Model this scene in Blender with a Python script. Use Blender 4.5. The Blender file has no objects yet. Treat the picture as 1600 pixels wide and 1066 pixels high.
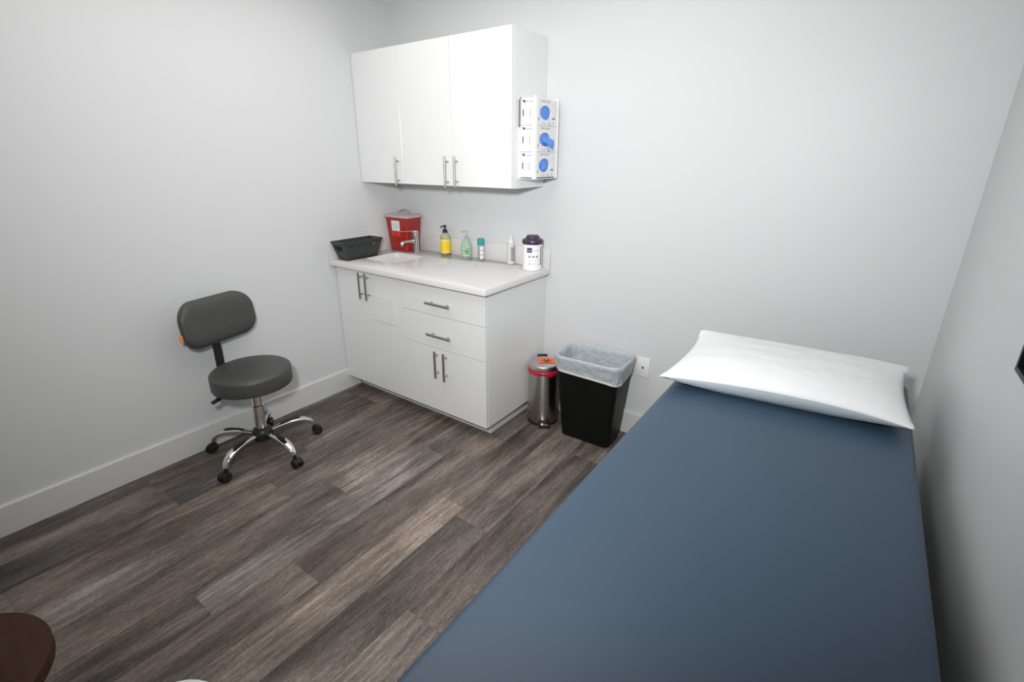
import bpy, bmesh, math, random
from mathutils import Vector, Matrix, noise
random.seed(7)
PI = math.pi
SC = bpy.context.scene
COL = SC.collection
def R(d): return math.radians(d)

# ------------------------------------------------------------------ materials
def principled(name, col, rough=.5, metal=0.0, **kw):
    m = bpy.data.materials.new(name); m.use_nodes = True
    b = m.node_tree.nodes['Principled BSDF']
    b.inputs['Base Color'].default_value = (*col, 1)
    b.inputs['Roughness'].default_value = rough
    b.inputs['Metallic'].default_value = metal
    for k, v in kw.items():
        b.inputs[k.replace('_', ' ')].default_value = v
    return m
def nodes(m):
    nt = m.node_tree
    return nt, nt.nodes['Principled BSDF']
def add_bump(m, scale, strength, dist=.001, detail=3, stretch=(1, 1, 1), coord='Object'):
    nt, b = nodes(m)
    tc = nt.nodes.new('ShaderNodeTexCoord'); mp = nt.nodes.new('ShaderNodeMapping')
    mp.inputs['Scale'].default_value = stretch
    nz = nt.nodes.new('ShaderNodeTexNoise'); nz.inputs['Scale'].default_value = scale
    nz.inputs['Detail'].default_value = detail
    bp = nt.nodes.new('ShaderNodeBump'); bp.inputs['Strength'].default_value = strength
    bp.inputs['Distance'].default_value = dist
    nt.links.new(tc.outputs[coord], mp.inputs[0]); nt.links.new(mp.outputs[0], nz.inputs['Vector'])
    nt.links.new(nz.outputs['Fac'], bp.inputs['Height']); nt.links.new(bp.outputs[0], b.inputs['Normal'])
    return nz
M = {}
M['wall'] = principled('wall_paint', (.655, .664, .672), .45, Specular_IOR_Level=.28)
add_bump(M['wall'], 220, .12, .0006)
M['ceiling'] = principled('ceiling_paint', (.88, .87, .84), .8)
M['base_trim'] = principled('white_trim_paint', (.66, .665, .665), .35)
M['cab'] = principled('white_cabinet_laminate', (.775, .785, .785), .28, Specular_IOR_Level=.5)
M['carcass'] = principled('cabinet_inside', (.62, .63, .63), .5)
M['stone'] = principled('white_quartz', (.665, .655, .65), .14, Specular_IOR_Level=.5)
M['ceramic'] = principled('white_ceramic', (.86, .87, .85), .08)
M['nickel'] = principled('brushed_nickel', (.42, .40, .38), .34, 1.0)
M['chrome'] = principled('chrome', (.80, .80, .80), .09, 1.0)
M['steel'] = principled('brushed_steel', (.52, .495, .47), .30, 1.0, Anisotropic=.5)
_nt, _b = nodes(M['steel']); _tg = _nt.nodes.new('ShaderNodeTangent'); _tg.direction_type = 'RADIAL'; _tg.axis = 'Z'
_nt.links.new(_tg.outputs[0], _b.inputs['Tangent']); _b.inputs['Anisotropic'].default_value = .85; _b.inputs['Anisotropic Rotation'].default_value = .25
M['steel_lid'] = principled('brushed_steel_lid', (.62, .60, .585), .33, 1.0)
M['black'] = principled('black_plastic', (.012, .012, .013), .42)
M['blackgloss'] = principled('black_bin_plastic', (.005, .006, .005), .42, Specular_IOR_Level=.18)
add_bump(M['blackgloss'], 700, .12, .0004)
M['vinyl'] = principled('grey_vinyl', (.058, .058, .058), .46)
add_bump(M['vinyl'], 500, .10, .0004)
M['navy'] = principled('navy_vinyl', (.036, .067, .108), .40, Specular_IOR_Level=.5)
add_bump(M['navy'], 650, .10, .0004)
M['tablebase'] = principled('table_base_laminate', (.35, .35, .34), .5)
M['pillow'] = principled('white_pillow_cloth', (.80, .81, .82), .85)
add_bump(M['pillow'], 26, .35, .004, 5)
M['pillow_under'] = principled('blue_grey_pillow_underside', (.44, .50, .54), .8)  # lower faces of the pillow only, darker and bluer than the top
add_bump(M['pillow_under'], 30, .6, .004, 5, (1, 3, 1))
M['red'] = principled('red_container_plastic', (.34, .018, .018), .32)
M['lid'] = principled('translucent_lid_plastic', (.68, .57, .55), .35, Transmission_Weight=.25)
M['orange'] = principled('orange_sticker', (.95, .13, .015), .5)
M['redlabel'] = principled('bright_red_sticker', (.75, .035, .02), .5)
M['white'] = principled('white_plastic', (.82, .82, .82), .35)
M['paper'] = principled('white_card', (.76, .76, .77), .5)
M['mint'] = principled('pale_green_print', (.55, .70, .62), .5)
M['ink'] = principled('dark_ink', (.03, .03, .035), .5)
M['greyink'] = principled('grey_ink', (.15, .15, .16), .5)
M['paleink'] = principled('pale_ink', (.46, .46, .48), .5)
M['purple'] = principled('purple_plastic', (.048, .024, .066), .35)
M['purpledark'] = principled('dark_purple_plastic', (.035, .028, .045), .4)
M['purpleink'] = principled('purple_ink', (.075, .018, .13), .5)
M['glove'] = principled('blue_nitrile', (.10, .26, .74), .45, Subsurface_Weight=0.0)
add_bump(M['glove'], 40, .5, .004, 3)
M['teal'] = principled('teal_cap_plastic', (.02, .33, .33), .4)
M['basket'] = principled('charcoal_basket_plastic', (.028, .030, .032), .38)
M['brown'] = principled('dark_brown_wood', (.04, .013, .005), .5, Specular_IOR_Level=.2)
M['rubber'] = principled('dark_rubber', (.010, .010, .011), .5)
M['redbag'] = principled('red_bag_film', (.50, .012, .04), .25, Transmission_Weight=.1)
M['yellowlabel'] = principled('yellow_label', (.88, .62, .03), .4)
M['soap'] = principled('yellow_soap', (.70, .55, .12), .1, Transmission_Weight=.3)
M['clear'] = principled('clear_plastic', (.90, .91, .91), .10, Transmission_Weight=.85, IOR=1.25)
M['greengel'] = principled('green_gel', (.74, .95, .79), .12, Transmission_Weight=.75, IOR=1.2)
M['greeninkdark'] = principled('green_leaf_print', (.10, .30, .15), .5)
M['milky'] = principled('milky_squeeze_plastic', (.80, .82, .82), .3, Transmission_Weight=.3, IOR=1.2)
M['acrylic'] = principled('frosted_acrylic', (.90, .91, .91), .22)
M['frameblack'] = principled('dark_frame_wood', (.008, .006, .008), .4, Specular_IOR_Level=.25)
M['picture'] = principled('dark_picture', (.012, .009, .016), .12)
M['tagorange'] = principled('orange_tag', (.75, .25, .06), .5)
M['whiteround'] = principled('pale_white_plastic', (.78, .82, .76), .4)

# brown wood grain
def wood_grain(m, c1, c2):
    nt, b = nodes(m)
    tc = nt.nodes.new('ShaderNodeTexCoord'); mp = nt.nodes.new('ShaderNodeMapping')
    mp.inputs['Scale'].default_value = (3, 40, 3)
    nz = nt.nodes.new('ShaderNodeTexNoise'); nz.inputs['Scale'].default_value = 1.5; nz.inputs['Detail'].default_value = 5
    cr = nt.nodes.new('ShaderNodeValToRGB')
    cr.color_ramp.elements[0].position = .3; cr.color_ramp.elements[0].color = (*c1, 1)
    cr.color_ramp.elements[1].position = .75; cr.color_ramp.elements[1].color = (*c2, 1)
    nt.links.new(tc.outputs['Object'], mp.inputs[0]); nt.links.new(mp.outputs[0], nz.inputs['Vector'])
    nt.links.new(nz.outputs['Fac'], cr.inputs[0]); nt.links.new(cr.outputs[0], b.inputs['Base Color'])
wood_grain(M['brown'], (.034, .012, .005), (.054, .021, .0085))

# translucent white bag film
def film(name, col, alpha, rough=.22):
    m = bpy.data.materials.new(name); m.use_nodes = True
    nt, b = nodes(m)
    b.inputs['Base Color'].default_value = (*col, 1); b.inputs['Roughness'].default_value = rough
    out = nt.nodes['Material Output']
    tr = nt.nodes.new('ShaderNodeBsdfTransparent'); mx = nt.nodes.new('ShaderNodeMixShader')
    mx.inputs[0].default_value = alpha
    nt.links.new(tr.outputs[0], mx.inputs[1]); nt.links.new(b.outputs[0], mx.inputs[2])
    nt.links.new(mx.outputs[0], out.inputs[0])
    return m
M['bag'] = film('white_bag_film', (.66, .72, .77), .66)
add_bump(M['bag'], 15, .8, .016, 3, (1.6, 1.6, 1.6))
M['bagband'] = film('bag_hem_film', (.80, .79, .70), .92)

# floor: grey-brown vinyl planks; every plank carries its own tone, seed and grain offset
def floor_material():
    m = bpy.data.materials.new('grey_wood_plank_vinyl'); m.use_nodes = True
    nt, b = nodes(m); N = nt.nodes.new; L = nt.links.new
    at = N('ShaderNodeAttribute'); at.attribute_name = 'plank'      # r: tone, g: seed, b: cathedral weight
    sep = N('ShaderNodeSeparateColor'); L(at.outputs['Color'], sep.inputs[0])
    tc = N('ShaderNodeTexCoord')
    sh = N('ShaderNodeVectorMath'); sh.operation = 'MULTIPLY_ADD'
    cmb = N('ShaderNodeCombineXYZ'); L(sep.outputs[1], cmb.inputs[0]); L(sep.outputs[1], cmb.inputs[1]); L(sep.outputs[1], cmb.inputs[2])
    L(cmb.outputs[0], sh.inputs[0]); sh.inputs[1].default_value = (37, 53, 71); L(tc.outputs['Object'], sh.inputs[2])
    def nz(scale, st, detail, rough=.6, dist=0.0):
        mp = N('ShaderNodeMapping'); mp.inputs['Scale'].default_value = st; L(sh.outputs[0], mp.inputs[0])
        t = N('ShaderNodeTexNoise'); t.inputs['Scale'].default_value = scale; t.inputs['Detail'].default_value = detail
        t.inputs['Roughness'].default_value = rough; t.inputs['Distortion'].default_value = dist
        L(mp.outputs[0], t.inputs['Vector']); return t.outputs['Fac']
    def math2(op, a, bb):
        n = N('ShaderNodeMath'); n.operation = op
        for i, v in enumerate((a, bb)):
            if isinstance(v, (int, float)): n.inputs[i].default_value = v
            else: L(v, n.inputs[i])
        return n.outputs[0]
    broad = nz(1.0, (7, .85, 1), 3, .5, 1.2)       # wide bands along the plank
    band = nz(1.0, (26, 3.2, 1), 5, .62, 1.6)
    fine = nz(1.0, (170, 17, 1), 4, .75, .8)               # short pores
    tick = nz(1.0, (420, 70, 1), 3, .8)
    patch = nz(1.0, (4.0, 2.6, 1), 2, .5)
    # cathedral rings
    mp = N('ShaderNodeMapping'); mp.inputs['Scale'].default_value = (1.0, .11, 1); L(sh.outputs[0], mp.inputs[0])
    wv = N('ShaderNodeTexWave'); wv.wave_type = 'RINGS'; wv.rings_direction = 'Z'
    wv.inputs['Scale'].default_value = 8; wv.inputs['Distortion'].default_value = 14; wv.inputs['Detail'].default_value = 4
    wv.inputs['Detail Scale'].default_value = 1.6
    L(mp.outputs[0], wv.inputs['Vector'])
    s = math2('MULTIPLY', broad, 1.00)
    s = math2('ADD', s, math2('MULTIPLY', band, .48))
    s = math2('ADD', s, math2('MULTIPLY', fine, .78))
    s = math2('ADD', s, math2('MULTIPLY', tick, .90))
    s = math2('ADD', s, math2('MULTIPLY', patch, .50))
    wq = math2('MULTIPLY', math2('SUBTRACT', wv.outputs['Fac'], .5), math2('MULTIPLY', sep.outputs[2], .09))
    s = math2('ADD', s, wq)
    s = math2('ADD', s, math2('MULTIPLY', math2('SUBTRACT', sep.outputs[0], .5), .42))
    s = math2('MULTIPLY', math2('SUBTRACT', s, 1.325), 1.0)
    cr = N('ShaderNodeValToRGB'); e = cr.color_ramp.elements
    e[0].position = 0.10; e[0].color = (.030, .025, .022, 1)
    e[1].position = 0.98; e[1].color = (.46, .40, .35, 1)
    for p, c in ((.30, (.066, .056, .049)), (.48, (.120, .101, .089)), (.66, (.195, .167, .147)), (.82, (.300, .260, .227))):
        x = e.new(p); x.color = (*c, 1)
    L(s, cr.inputs[0])
    # slight warm / cool drift
    hue = nz(1.0, (3.2, .9, 1), 2, .5)
    mixc = N('ShaderNodeMix'); mixc.data_type = 'RGBA'; mixc.blend_type = 'MULTIPLY'; mixc.inputs[0].default_value = 1.0
    cr2 = N('ShaderNodeValToRGB'); cr2.color_ramp.elements[0].position = .35; cr2.color_ramp.elements[0].color = (1.06, .985, .93, 1)
    cr2.color_ramp.elements[1].position = .65; cr2.color_ramp.elements[1].color = (.97, .985, 1.0, 1)
    L(hue, cr2.inputs[0]); L(cr.outputs[0], mixc.inputs[6]); L(cr2.outputs[0], mixc.inputs[7])
    L(mixc.outputs[2], b.inputs['Base Color'])
    b.inputs['Roughness'].default_value = .55
    b.inputs['Specular IOR Level'].default_value = .35
    bp = N('ShaderNodeBump'); bp.inputs['Strength'].default_value = .22; bp.inputs['Distance'].default_value = .0012
    L(fine, bp.inputs['Height']); L(bp.outputs[0], b.inputs['Normal'])
    return m
M['floor'] = floor_material()
M['seam'] = principled('dark_plank_seam', (.02, .018, .016), .8)

# ------------------------------------------------------------------ mesh helpers (each returns its new faces)
def BM(): return bmesh.new()
def setmi(fs, mi):
    for f in fs: f.material_index = mi
    return fs
def loft(bm, loops, cap0=True, cap1=True, mi=0, closed=True):
    rings = [[bm.verts.new(Vector(p)) for p in lp] for lp in loops]
    fs = []; n = len(rings[0])
    for a, b in zip(rings, rings[1:]):
        for i in range(n if closed else n - 1):
            j = (i + 1) % n
            fs.append(bm.faces.new((a[i], a[j], b[j], b[i])))
    if cap0: fs.append(bm.faces.new(list(reversed(rings[0]))))
    if cap1: fs.append(bm.faces.new(rings[-1]))
    return setmi(fs, mi)
def box(bm, x0, x1, y0, y1, z0, z1, bev=0.0, seg=2, mi=0):
    vs = [bm.verts.new((x, y, z)) for z in (z0, z1) for x, y in ((x0, y0), (x1, y0), (x1, y1), (x0, y1))]
    q = [(3, 2, 1, 0), (4, 5, 6, 7), (0, 1, 5, 4), (1, 2, 6, 5), (2, 3, 7, 6), (3, 0, 4, 7)]
    fs = [bm.faces.new([vs[i] for i in f]) for f in q]
    setmi(fs, mi)
    if bev > 0:
        ed = list({e for f in fs for e in f.edges})
        r = bmesh.ops.bevel(bm, geom=ed, offset=bev, segments=seg, affect='EDGES', profile=.5)
        setmi(r['faces'], mi)
        fs = [f for f in fs if f.is_valid] + r['faces']
    return fs
def ring(c, u, v, ru, rv, n):
    return [c + u * (ru * math.cos(2 * PI * i / n)) + v * (rv * math.sin(2 * PI * i / n)) for i in range(n)]
def frame_of(d):
    d = d.normalized()
    a = Vector((0, 0, 1)) if abs(d.z) < .95 else Vector((1, 0, 0))
    u = a.cross(d).normalized(); v = d.cross(u).normalized()
    return u, v
def cyl(bm, p0, p1, r0, r1=None, n=20, mi=0, cap0=True, cap1=True):
    p0, p1 = Vector(p0), Vector(p1); r1 = r0 if r1 is None else r1
    u, v = frame_of(p1 - p0)
    return loft(bm, [ring(p0, u, v, r0, r0, n), ring(p1, u, v, r1, r1, n)], cap0, cap1, mi)
def tube(bm, pts, rad, n=12, mi=0, up=None, caps=True):
    """swept tube; rad is r or (ru, rv) per point"""
    pts = [Vector(p) for p in pts]; loops = []
    for i, p in enumerate(pts):
        d = (pts[min(i + 1, len(pts) - 1)] - pts[max(i - 1, 0)]).normalized()
        if up is None: u, v = frame_of(d)
        else:
            u = Vector(up).cross(d).normalized(); v = d.cross(u).normalized()
        r = rad[i] if isinstance(rad, (list,)) else rad
        ru, rv = r if isinstance(r, tuple) else (r, r)
        loops.append(ring(p, u, v, ru, rv, n))
    return loft(bm, loops, caps, caps, mi)
def lathe(bm, prof, n=32, c=(0, 0, 0), sx=1, sy=1, mi=0, cap0=True, cap1=True):
    c = Vector(c)
    loops = [[c + Vector((r * sx * math.cos(2 * PI * i / n), r * sy * math.sin(2 * PI * i / n), z)) for i in range(n)] for r, z in prof]
    return loft(bm, loops, cap0, cap1, mi)
def rrect(x0, x1, y0, y1, r, n=6):
    """rounded rectangle, counter-clockwise 2D points"""
    out = []
    for cx, cy, a0 in ((x1 - r, y0 + r, -PI / 2), (x1 - r, y1 - r, 0), (x0 + r, y1 - r, PI / 2), (x0 + r, y0 + r, PI)):
        for i in range(n + 1):
            a = a0 + PI / 2 * i / n
            out.append((cx + r * math.cos(a), cy + r * math.sin(a)))
    return out
def sphere(bm, c, rx, ry=None, rz=None, n=16, m=10, mi=0):
    ry = ry or rx; rz = rz or rx; c = Vector(c)
    loops = []
    for j in range(1, m):
        t = -PI / 2 + PI * j / m
        loops.append([c + Vector((rx * math.cos(t) * math.cos(2 * PI * i / n), ry * math.cos(t) * math.sin(2 * PI * i / n), rz * math.sin(t))) for i in range(n)])
    return loft(bm, loops, True, True, mi)

def obj(name, bm, mats, parent=None, angle=35, smooth=True, loc=None, rot=None):
    bmesh.ops.recalc_face_normals(bm, faces=bm.faces[:])
    me = bpy.data.meshes.new(name); bm.to_mesh(me); bm.free()
    for m in (mats if isinstance(mats, (list, tuple)) else [mats]): me.materials.append(m)
    if smooth:
        me.shade_smooth(); me.set_sharp_from_angle(angle=R(angle))
    o = bpy.data.objects.new(name, me); COL.objects.link(o)
    if parent is not None: o.parent = parent
    if loc is not None: o.location = loc
    if rot is not None: o.rotation_euler = rot
    return o
def tag(o, label, cat, group=None):
    o['label'] = label; o['category'] = cat
    if group: o['group'] = group
    return o
def thing(name, label, cat, loc=(0, 0, 0), rotz=0, group=None):
    o = bpy.data.objects.new(name, None); COL.objects.link(o)
    o.empty_display_size = .05
    o.location = loc; o.rotation_euler = (0, 0, rotz)
    return tag(o, label, cat, group)
def struct(name, bm, m, **kw):
    o = obj(name, bm, m, **kw); o['kind'] = 'structure'; return o
def copy_tree(o, parent=None):
    c = o.copy(); COL.objects.link(c)
    if parent is not None: c.parent = parent
    for ch in list(o.children): copy_tree(ch, c)
    return c
def text_faces(bm, s, size, mapf, mi=0, align='LEFT'):
    """adds lettering to bm, mapf turns (x, y) on the label into a 3D point"""
    cu = bpy.data.curves.new('lettering', 'FONT'); cu.body = s; cu.size = size; cu.align_x = align
    cu.resolution_u = 3
    t = bpy.data.objects.new('lettering', cu); COL.objects.link(t)
    dg = bpy.context.evaluated_depsgraph_get()
    me = bpy.data.meshes.new_from_object(t.evaluated_get(dg))
    vs = [bm.verts.new(mapf(v.co.x, v.co.y)) for v in me.vertices]
    for p in me.polygons:
        try:
            f = bm.faces.new([vs[i] for i in p.vertices]); f.material_index = mi
        except ValueError: pass
    bpy.data.objects.remove(t); bpy.data.curves.remove(cu); bpy.data.meshes.remove(me)
def patch_faces(bm, x0, x1, y0, y1, mapf, mi=0, nx=6, ny=1):
    g = [[bm.verts.new(mapf(x0 + (x1 - x0) * i / nx, y0 + (y1 - y0) * j / ny)) for i in range(nx + 1)] for j in range(ny + 1)]
    for j in range(ny):
        for i in range(nx):
            f = bm.faces.new((g[j][i], g[j][i + 1], g[j + 1][i + 1], g[j + 1][i])); f.material_index = mi
def disc_faces(bm, cx, cy, r, mapf, mi=0, r0=0.0, a0=0.0, a1=2 * PI, n=20):
    full = abs(a1 - a0 - 2 * PI) < 1e-4
    pts = [a0 + (a1 - a0) * i / n for i in range(n if full else n + 1)]
    out = [bm.verts.new(mapf(cx + r * math.cos(a), cy + r * math.sin(a))) for a in pts]
    if r0 <= 0:
        f = bm.faces.new(out); f.material_index = mi; return
    inn = [bm.verts.new(mapf(cx + r0 * math.cos(a), cy + r0 * math.sin(a))) for a in pts]
    m = len(pts)
    for i in range(m if full else m - 1):
        j = (i + 1) % m
        f = bm.faces.new((out[i], out[j], inn[j], inn[i])); f.material_index = mi

# ------------------------------------------------------------------ the room
X1, Y0, H = 3.078, -3.45, 2.462           # right wall, wall behind the camera, ceiling
BBH = .1406
def build_floor():
    bm = BM(); lay = bm.loops.layers.float_color.new('plank')
    w, x0 = .183, .038 - .183
    joints = {0: -.66, 1: -1.863, 2: -1.24, 3: -.30, 4: -1.343, 5: -.83, 6: -.52, 7: -1.085, 8: -1.15, 9: -1.62}
    tone = {(5, 0): .62, (5, -1): .74, (5, -2): .30, (7, -1): .70, (7, 0): .42, (8, -1): .50, (8, 0): .70, (9, -1): .78, (9, 0): .50,
            (4, 0): .62, (4, -1): .45, (0, 0): .35, (0, -1): .22, (1, 0): .36, (1, -1): .30, (2, 0): .52, (2, -1): .46, (2, -2): .80, (6, 0): .56, (6, -1): .46,
            (3, 0): .48, (3, -1): .50}
    for k in range(-1, 18):
        j0 = joints.get(k - 0, -.2 - (k * .37) % 1.2)
        xa, xb = max(0, x0 + w * (k + 1)), min(X1, x0 + w * (k + 2))
        if xb <= xa: continue
        for s in range(-4, 3):
            ya, yb = max(Y0, j0 + 1.22 * s), min(0, j0 + 1.22 * (s + 1))
            if yb <= ya: continue
            g = .0002
            vs = [bm.verts.new(p) for p in ((xa + g, ya + g, 0), (xb - g, ya + g, 0), (xb - g, yb - g, 0), (xa + g, yb - g, 0))]
            f = bm.faces.new(vs)
            t = tone.get((k, s), random.uniform(.3, .7)); sd = random.random(); ca = random.choice((.2, .35, 1, 1))
            if (k, s) in ((5, -1), (7, -1), (9, -1), (4, 0)): ca = 1.3
            for l in f.loops: l[lay] = (t, sd, ca, 1)
    fs = bm.faces[:]
    b = box(bm, 0, X1, Y0, 0, -.08, -.0008); setmi(b, 1)
    o = struct('floor', bm, [M['floor'], M['seam']], smooth=False)
build_floor()
bm = BM(); box(bm, -.1, X1 + .1, Y0 - .1, .1, H, H + .1); struct('ceiling', bm, M['ceiling'])
bm = BM(); box(bm, -.1, 0, Y0 - .1, .1, 0, H); struct('wall_left', bm, M['wall'])
bm = BM(); box(bm, 0, X1, 0, .1, 0, H); struct('wall_back', bm, M['wall'])
bm = BM(); box(bm, X1, X1 + .1, Y0 - .1, .1, 0, H); struct('wall_right', bm, M['wall'])
bm = BM(); box(bm, 0, X1, Y0 - .1, Y0, 0, H); struct('wall_front', bm, M['wall'])
def baseboard(name, a, b, nrm):
    """board from a to b along the wall, nrm points into the room"""
    a, b, nrm = Vector(a), Vector(b), Vector(nrm)
    prof = [(0, 0), (.0145, 0), (.0145, BBH - .007), (.0115, BBH - .001), (.009, BBH), (0, BBH)]
    bm = BM()
    loft(bm, [[p + nrm * t + Vector((0, 0, z)) for t, z in prof] for p in (a, b)])
    struct(name, bm, M['base_trim'], angle=20)
baseboard('baseboard_left', (.0005, Y0, .001), (.0005, -.502, .001), (1, 0, 0))
baseboard('baseboard_back', (1.255, -.0005, .001), (X1 - .016, -.0005, .001), (0, -1, 0))
baseboard('baseboard_right', (X1 - .0005, Y0, .001), (X1 - .0005, -.0005, .001), (-1, 0, 0))

# ------------------------------------------------------------------ bar handles and cabinets
def bar_handle(parent, p0, p1, out, label=None):
    """bar pull from p0 to p1 on the door face, out = direction away from the door"""
    p0, p1, out = Vector(p0), Vector(p1), Vector(out)
    d = (p1 - p0).normalized(); L = (p1 - p0).length
    bm = BM()
    cyl(bm, p0 + out * .030, p1 + out * .030, .0062, n=14)
    for t in (.17, .83):
        q = p0 + d * (L * t)
        cyl(bm, q + out * .0002, q + out * .030, .0050, n=12)
    return obj('handle', bm, M['nickel'], parent)
ZB, ZC, DB, W = .0945, .8885, .5947, 1.2478
def slab_front(name, parent, x0, x1, y, z0, z1, t=.019, g=.0014):
    bm = BM(); box(bm, x0 + g, x1 - g, y, y + t, z0 + g, z1 - g, bev=.0012, seg=1)
    return obj(name, bm, M['cab'], parent)
def carcass(parent, x0, x1, y0, z0, z1):
    bm = BM(); box(bm, x0, x1, y0, -.002, z0, z1)
    return obj('body', bm, M['cab'], parent)
OUT = (0, -1, 0)
# sink base unit (left)
t = thing('sink_base_cabinet', 'white base cabinet under the sink, two tall doors', 'cabinet', (0, 0, 0))
carcass(t, .002, .612, -DB + .0205, ZB, ZC)
bm = BM(); box(bm, .016, .612, -.495, -.004, .001, ZB - .001); obj('toe_kick', bm, M['cab'], t)
d = slab_front('door', t, .003, .2915, -DB, ZB, ZC - .006); bar_handle(d, (.262, -DB, .702), (.262, -DB, .870), OUT)
d = slab_front('door', t, .2915, .6125, -DB, ZB, ZC - .006); bar_handle(d, (.322, -DB, .702), (.322, -DB, .870), OUT)
bm = BM(); box(bm, .334, .5555, -DB - .0035, -DB - .0002, .5735, .745, bev=.0012, seg=1)
o = obj('panel_patch', bm, M['cab'], d); o['label'] = 'thin white square panel fixed on the door'
# drawer base unit (right)
t = thing('drawer_base_cabinet', 'white base cabinet with two drawers above two small doors', 'cabinet', (.6135, 0, 0))
ox = .6135
bm = BM(); box(bm, .0005, W - ox, -DB + .0205, -.002, ZB, ZC); obj('body', bm, M['cab'], t)
bm = BM(); box(bm, .0005, 1.2 - ox, -.495, -.004, .001, ZB - .001); obj('toe_kick', bm, M['cab'], t)
xa, xb, xm = .0005, W - ox, .9205 - ox
d = slab_front('drawer', t, xa, xb, -DB, .7015, ZC - .006); bar_handle(d, (.836 - ox, -DB, .777), (1.017 - ox, -DB, .777), OUT)
d = slab_front('drawer', t, xa, xb, -DB, .5015, .7015); bar_handle(d, (.836 - ox, -DB, .589), (1.015 - ox, -DB, .589), OUT)
d = slab_front('door', t, xa, xm, -DB, ZB, .5015); bar_handle(d, (.8915 - ox, -DB, .326), (.8915 - ox, -DB, .492), OUT)
d = slab_front('door', t, xm, xb, -DB, ZB, .5015); bar_handle(d, (.960 - ox, -DB, .322), (.960 - ox, -DB, .492), OUT)
# wall units
ZU0, ZU1, DU, WU = 1.392, 2.146, .322, 1.217
t = thing('wall_cabinet', 'white single-door wall cabinet in the room corner above the sink', 'cabinet', (0, 0, ZU0))
bm = BM(); box(bm, .002, .407, -DU + .0205, -.002, .0, ZU1 - ZU0); obj('body', bm, M['cab'], t)
d = slab_front('door', t, .002, .4075, -DU, 0, ZU1 - ZU0); bar_handle(d, (.3685, -DU, -.008), (.3685, -DU, .162), OUT)
t = thing('wall_cabinet', 'white double-door wall cabinet with glove boxes hung on its side', 'cabinet', (.408, 0, ZU0))
bm = BM(); box(bm, .0003, WU - .408, -DU + .0205, -.002, .0, ZU1 - ZU0); obj('body', bm, M['cab'], t)
d = slab_front('door', t, .0, .4005, -DU, 0, ZU1 - ZU0); bar_handle(d, (.776 - .408, -DU, -.006), (.776 - .408, -DU, .162), OUT)
d = slab_front('door', t, .4005, WU - .408, -DU, 0, ZU1 - ZU0); bar_handle(d, (.848 - .408, -DU, -.002), (.848 - .408, -DU, .163), OUT)

# ------------------------------------------------------------------ worktop with sink cut-out, splashes
CT = .9225
SX0, SX1, SY0, SY1 = .150, .432, -.475, -.195
t = thing('countertop', 'white quartz countertop with low backsplash on the base cabinets', 'countertop', (0, 0, ZC))
bm = BM()
outer = rrect(.001, 1.2815, -.6391, -.001, .006, 6); inner = rrect(SX0, SX1, SY0, SY1, .035, 6)
h = CT - ZC
lo = [bm.verts.new((x, y, .0005)) for x, y in outer]; hi0 = [bm.verts.new((x, y, h - .003)) for x, y in outer]
oi = rrect(.004, 1.2785, -.6361, -.004, .004, 6); hi1 = [bm.verts.new((x, y, h)) for x, y in oi]
il = [bm.verts.new((x, y, .0005)) for x, y in inner]; ih = [bm.verts.new((x, y, h)) for x, y in inner]
n = len(outer)
for i in range(n):
    j = (i + 1) % n
    bm.faces.new((lo[i], lo[j], hi0[j], hi0[i])); bm.faces.new((hi0[i], hi0[j], hi1[j], hi1[i]))
    bm.faces.new((hi1[i], hi1[j], ih[j], ih[i])); bm.faces.new((ih[i], ih[j], il[j], il[i])); bm.faces.new((il[i], il[j], lo[j], lo[i]))
obj('worktop', bm, M['stone'], t, angle=50)
bm = BM(); box(bm, .0125, 1.2815, -.013, -.001, h - .001, 1.036 - ZC, bev=.0025); obj('backsplash', bm, M['stone'], t)
bm = BM(); box(bm, .001, .013, -.6385, -.001, h - .001, 1.036 - ZC, bev=.0025); obj('side_splash', bm, M['stone'], t)
# sink
t = thing('sink', 'white rectangular undermount sink set into the countertop', 'sink', (0, 0, ZC))
bm = BM()
def rl(g, z, r): return [(x, y, z) for x, y in rrect(SX0 - g, SX1 + g, SY0 - g, SY1 + g, r, 6)]
loft(bm, [rl(.012, -.001, .04), rl(-.002, -.001, .035), rl(-.010, -.06, .04), rl(-.022, -.095, .05), rl(-.06, -.108, .06), rl(-.125, -.112, .015)], False, True)
loft(bm, [rl(.012, -.001, .04), rl(.0, -.06, .04), rl(-.01, -.12, .05)], False, True)
obj('basin', bm, M['ceramic'], t, angle=60)
bm = BM(); lathe(bm, [(.004, -.1095), (.018, -.1085), (.023, -.1095), (.023, -.1105)], 24, ((SX0 + SX1) / 2, (SY0 + SY1) / 2, 0)); obj('drain', bm, M['chrome'], t)
# faucet
t = thing('faucet', 'chrome single-lever faucet standing behind the sink', 'faucet', (.262, -.118, CT), 0)
bm = BM(); lathe(bm, [(.0275, .0008), (.0275, .004), (.0225, .007), (.0215, .012), (.0215, .118), (.020, .120)], 28)
obj('column', bm, M['chrome'], t)
bm = BM(); tube(bm, [(0, -.008, .078), (0, -.04, .080), (0, -.08, .086), (0, -.108, .086), (0, -.122, .080), (0, -.127, .069)], [(.0150, .0125), (.0145, .0115), (.0140, .0105), (.0140, .0105), (.0135, .0115), (.0125, .012)], 16, up=(0, 0, 1))
o = obj('spout', bm, M['chrome'], t)
bm = BM(); cyl(bm, (0, -.127, .0685), (0, -.1275, .058), .0105, n=16); obj('aerator', bm, M['chrome'], o)
bm = BM(); lathe(bm, [(.0205, .121), (.0215, .124), (.0215, .146), (.0195, .151), (.012, .154)], 28)
tube(bm, [(0, -.005, .150), (0, -.05, .1515), (0, -.09, .154), (0, -.118, .157)], [(.014, .005), (.010, .0042), (.0085, .0036), (.009, .003)], 12, up=(0, 0, 1))
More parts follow.
